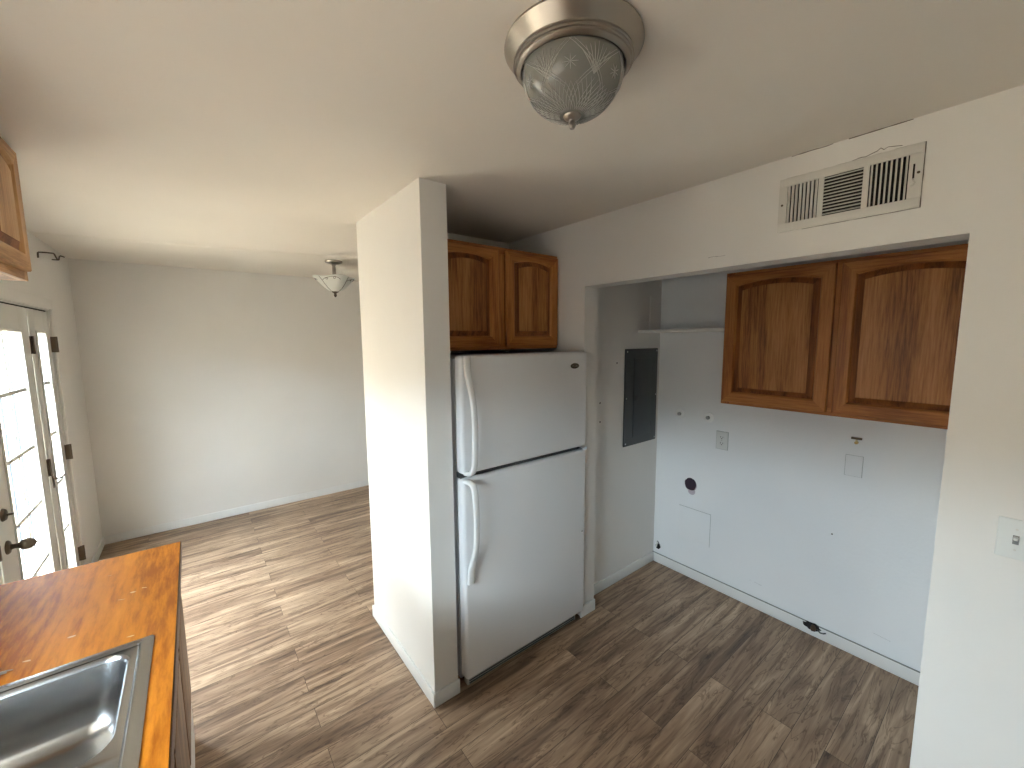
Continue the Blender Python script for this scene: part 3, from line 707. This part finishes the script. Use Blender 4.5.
# ---------------------------------------------------------------- laundry wall fittings
ot = thing('power_outlet', (BX, 1.25, 1.07), 'white duplex power outlet on the laundry wall below the two valve caps', 'power outlet')
MB().box(BX - .006, BX, 1.213, 1.288, 1.011, 1.130, .002).build('cover_plate', M_plate, ot)
MB().box(BX - .0012, BX, 1.2105, 1.2905, 1.0085, 1.1325).build('edge_gap_shade', M_seam, ot)
for z in (1.050, 1.091):
    f = MB(); M = Matrix.Translation((BX - .006, 1.2505, z)) @ Matrix.Rotation(-math.pi/2, 4, 'Y')
    f.lathe([(.016, 0), (.016, .0018), (0, .0018)], 0, 0, 24, mat=M); f = f.build('socket', M_plate, ot)
    m = MB(); m.box(BX - .0086, BX - .0070, 1.2565, 1.2590, z - .001, z + .008); m.box(BX - .0086, BX - .0070, 1.2420, 1.2445, z - .001, z + .007); m.box(BX - .0086, BX - .0070, 1.2475, 1.2535, z - .010, z - .005)
    m.build('slots', M_black, f)
m = MB(); disc(m, (BX - .006, 1.2505, 1.0705), 'x', .003, .001); m.build('screw', M_chrome, ot)

M_stem = plain('grey_stem', (.36, .36, .34), .5); M_cap = plain('white_cap', (.92, .92, .90), .3)
def valve(y, z, label):
    t = thing('valve_cap', (BX, y, z), label, 'valve cap', 'capped washer valves on the laundry wall')
    M = Matrix.Translation((BX, y, z)) @ Matrix.Rotation(-math.pi/2, 4, 'Y')
    MB().lathe([(0, 0), (.036, 0), (.035, .003), (.024, .009), (.012, .010), (0, .010)], 0, 0, 32, mat=M).build('escutcheon', M_cap, t)
    MB().lathe([(.013, .008), (.013, .022), (.010, .026), (0, .026)], 0, 0, 8, mat=M).build('stem_cap', M_stem, t)
valve(1.557, 1.212, 'white round valve cap on the laundry wall, nearest the breaker panel')
valve(1.347, 1.214, 'white round valve cap on the laundry wall, directly above the power outlet')

# dryer exhaust hole
dv = thing('dryer_vent_hole', (BX, 1.457, .706), 'round dark dryer exhaust hole in the white laundry wall', 'vent hole')
M = Matrix.Translation((BX, 1.457, .700)) @ Matrix.Rotation(-math.pi/2, 4, 'Y')
m = MB(); m.lathe([(.046, 0), (.044, .003), (.038, .003), (.036, .0)], 0, 0, 32, mat=M); m.build('collar', M_foil, dv)
m = blob(BX - .001, 1.457, .706, .043, .045, 24, .0035, .05); m.build('opening', M_purple, dv)
M = Matrix.Translation((BX, 1.448, .655)) @ Matrix.Rotation(-math.pi/2, 4, 'Y') @ Matrix.Diagonal((.8, .8, 1, 1))
m = MB(); m.lathe([(.034, 0), (.032, .003), (0, .003)], 0, 0, 24, mat=M); m.build('torn_lip', M_foil, dv)

ch = thing('cable_hole', (BX, 1.70, .138), 'small round dark hole with a white wire in the alcove corner above the baseboard', 'cable hole')
m = blob(BX - .001, 1.700, .130, .019, .022, 18, .003, .08); m.build('opening', M_black, ch)
m = MB(); m.tube([(BX - .004, 1.712, .125), (BX - .012, 1.708, .135), (BX - .010, 1.705, .152), (BX - .002, 1.712, .170)], .005, 8); m.build('wire', M_plate, ch)
m = MB(); m.tube([(BX - .003, 1.706, .172), (BX - .004, 1.694, .160), (BX - .003, 1.686, .145)], .003, 6); m.build('wire_shadow_cord', M_dk, ch)

gs = thing('gas_stub', (BX - .012, .675, .05), 'ragged dark hole with a rusty pipe stub in the laundry baseboard', 'pipe stub')
m = blob(BX - BT - .0005, .675, .058, .042, .022, 20, .002, .22); m.build('opening', M_black, gs)
m = MB(); m.tube([(BX - .011, .668, .062), (BX - .030, .664, .060)], [.012, .012], 12); m.tube([(BX - .028, .664, .060), (BX - .040, .664, .060)], [.016, .015], 6)
m.build('pipe', plain('rusty_pipe', (.10, .06, .035), .7, metal=.4), gs)
m = MB(); m.tube([(BX - .014, .648, .055), (BX - .020, .632, .046), (BX - .016, .618, .047), (BX - .014, .606, .055)], .004, 6); m.build('wire', M_dk, gs)

vb = thing('brass_valve', (BX, .547, 1.21), 'small brass pipe fitting with a dark top bar just above the blank cover plate', 'valve')
m = MB(); m.box(BX - .010, BX, .524, .570, 1.213, 1.225, .002); m.build('stud_plate', M_brz, vb)
m = MB(); disc(m, (BX - .006, .546, 1.196), 'x', .008, .008, 12); m.build('spout', M_brass, vb)
m = MB(); m.tube([(BX - .006, .547, 1.213), (BX - .006, .546, 1.20)], .005, 8); m.build('stem', plain('cream_stem', (.75, .66, .46), .4), vb)

bl = thing('blank_cover', (BX, .55, 1.066), 'blank white cover plate painted over on the laundry wall', 'cover plate')
MB().box(BX - .005, BX, .514, .586, 1.009, 1.122, .0015).build('plate', M_alc, bl)
m = MB()
for (p, q, r_, s_) in ((.512, .588, 1.1215, 1.1235), (.512, .588, 1.0075, 1.0095), (.5120, .5138, 1.009, 1.122), (.5862, .588, 1.009, 1.122)): m.box(BX - .0015, BX + .0002, p, q, r_, s_)
m.build('edge_gap_shade', M_seam, bl)

# light switch
ls = thing('light_switch', (RX, -.014, 1.18), 'white toggle light switch cut off by the right edge of the wall', 'light switch')
MB().box(RX - .006, RX, -.050, .022, 1.122, 1.240, .0025, 3).build('cover_plate', M_plate, ls)
m = MB(); m.box(RX - .0072, RX - .005, -.020, -.008, 1.167, 1.193); sl = m.build('toggle_slot', M_seam0, ls)
m = MB(); m.box(RX - .020, RX - .006, -.0185, -.0095, 1.181, 1.190, .002); m.build('toggle', M_plate, ls)
for z in (1.150, 1.211):
    m = MB(); disc(m, (RX - .006, -.014, z), 'x', .003, .001); m.build('screw', M_vent, ls)
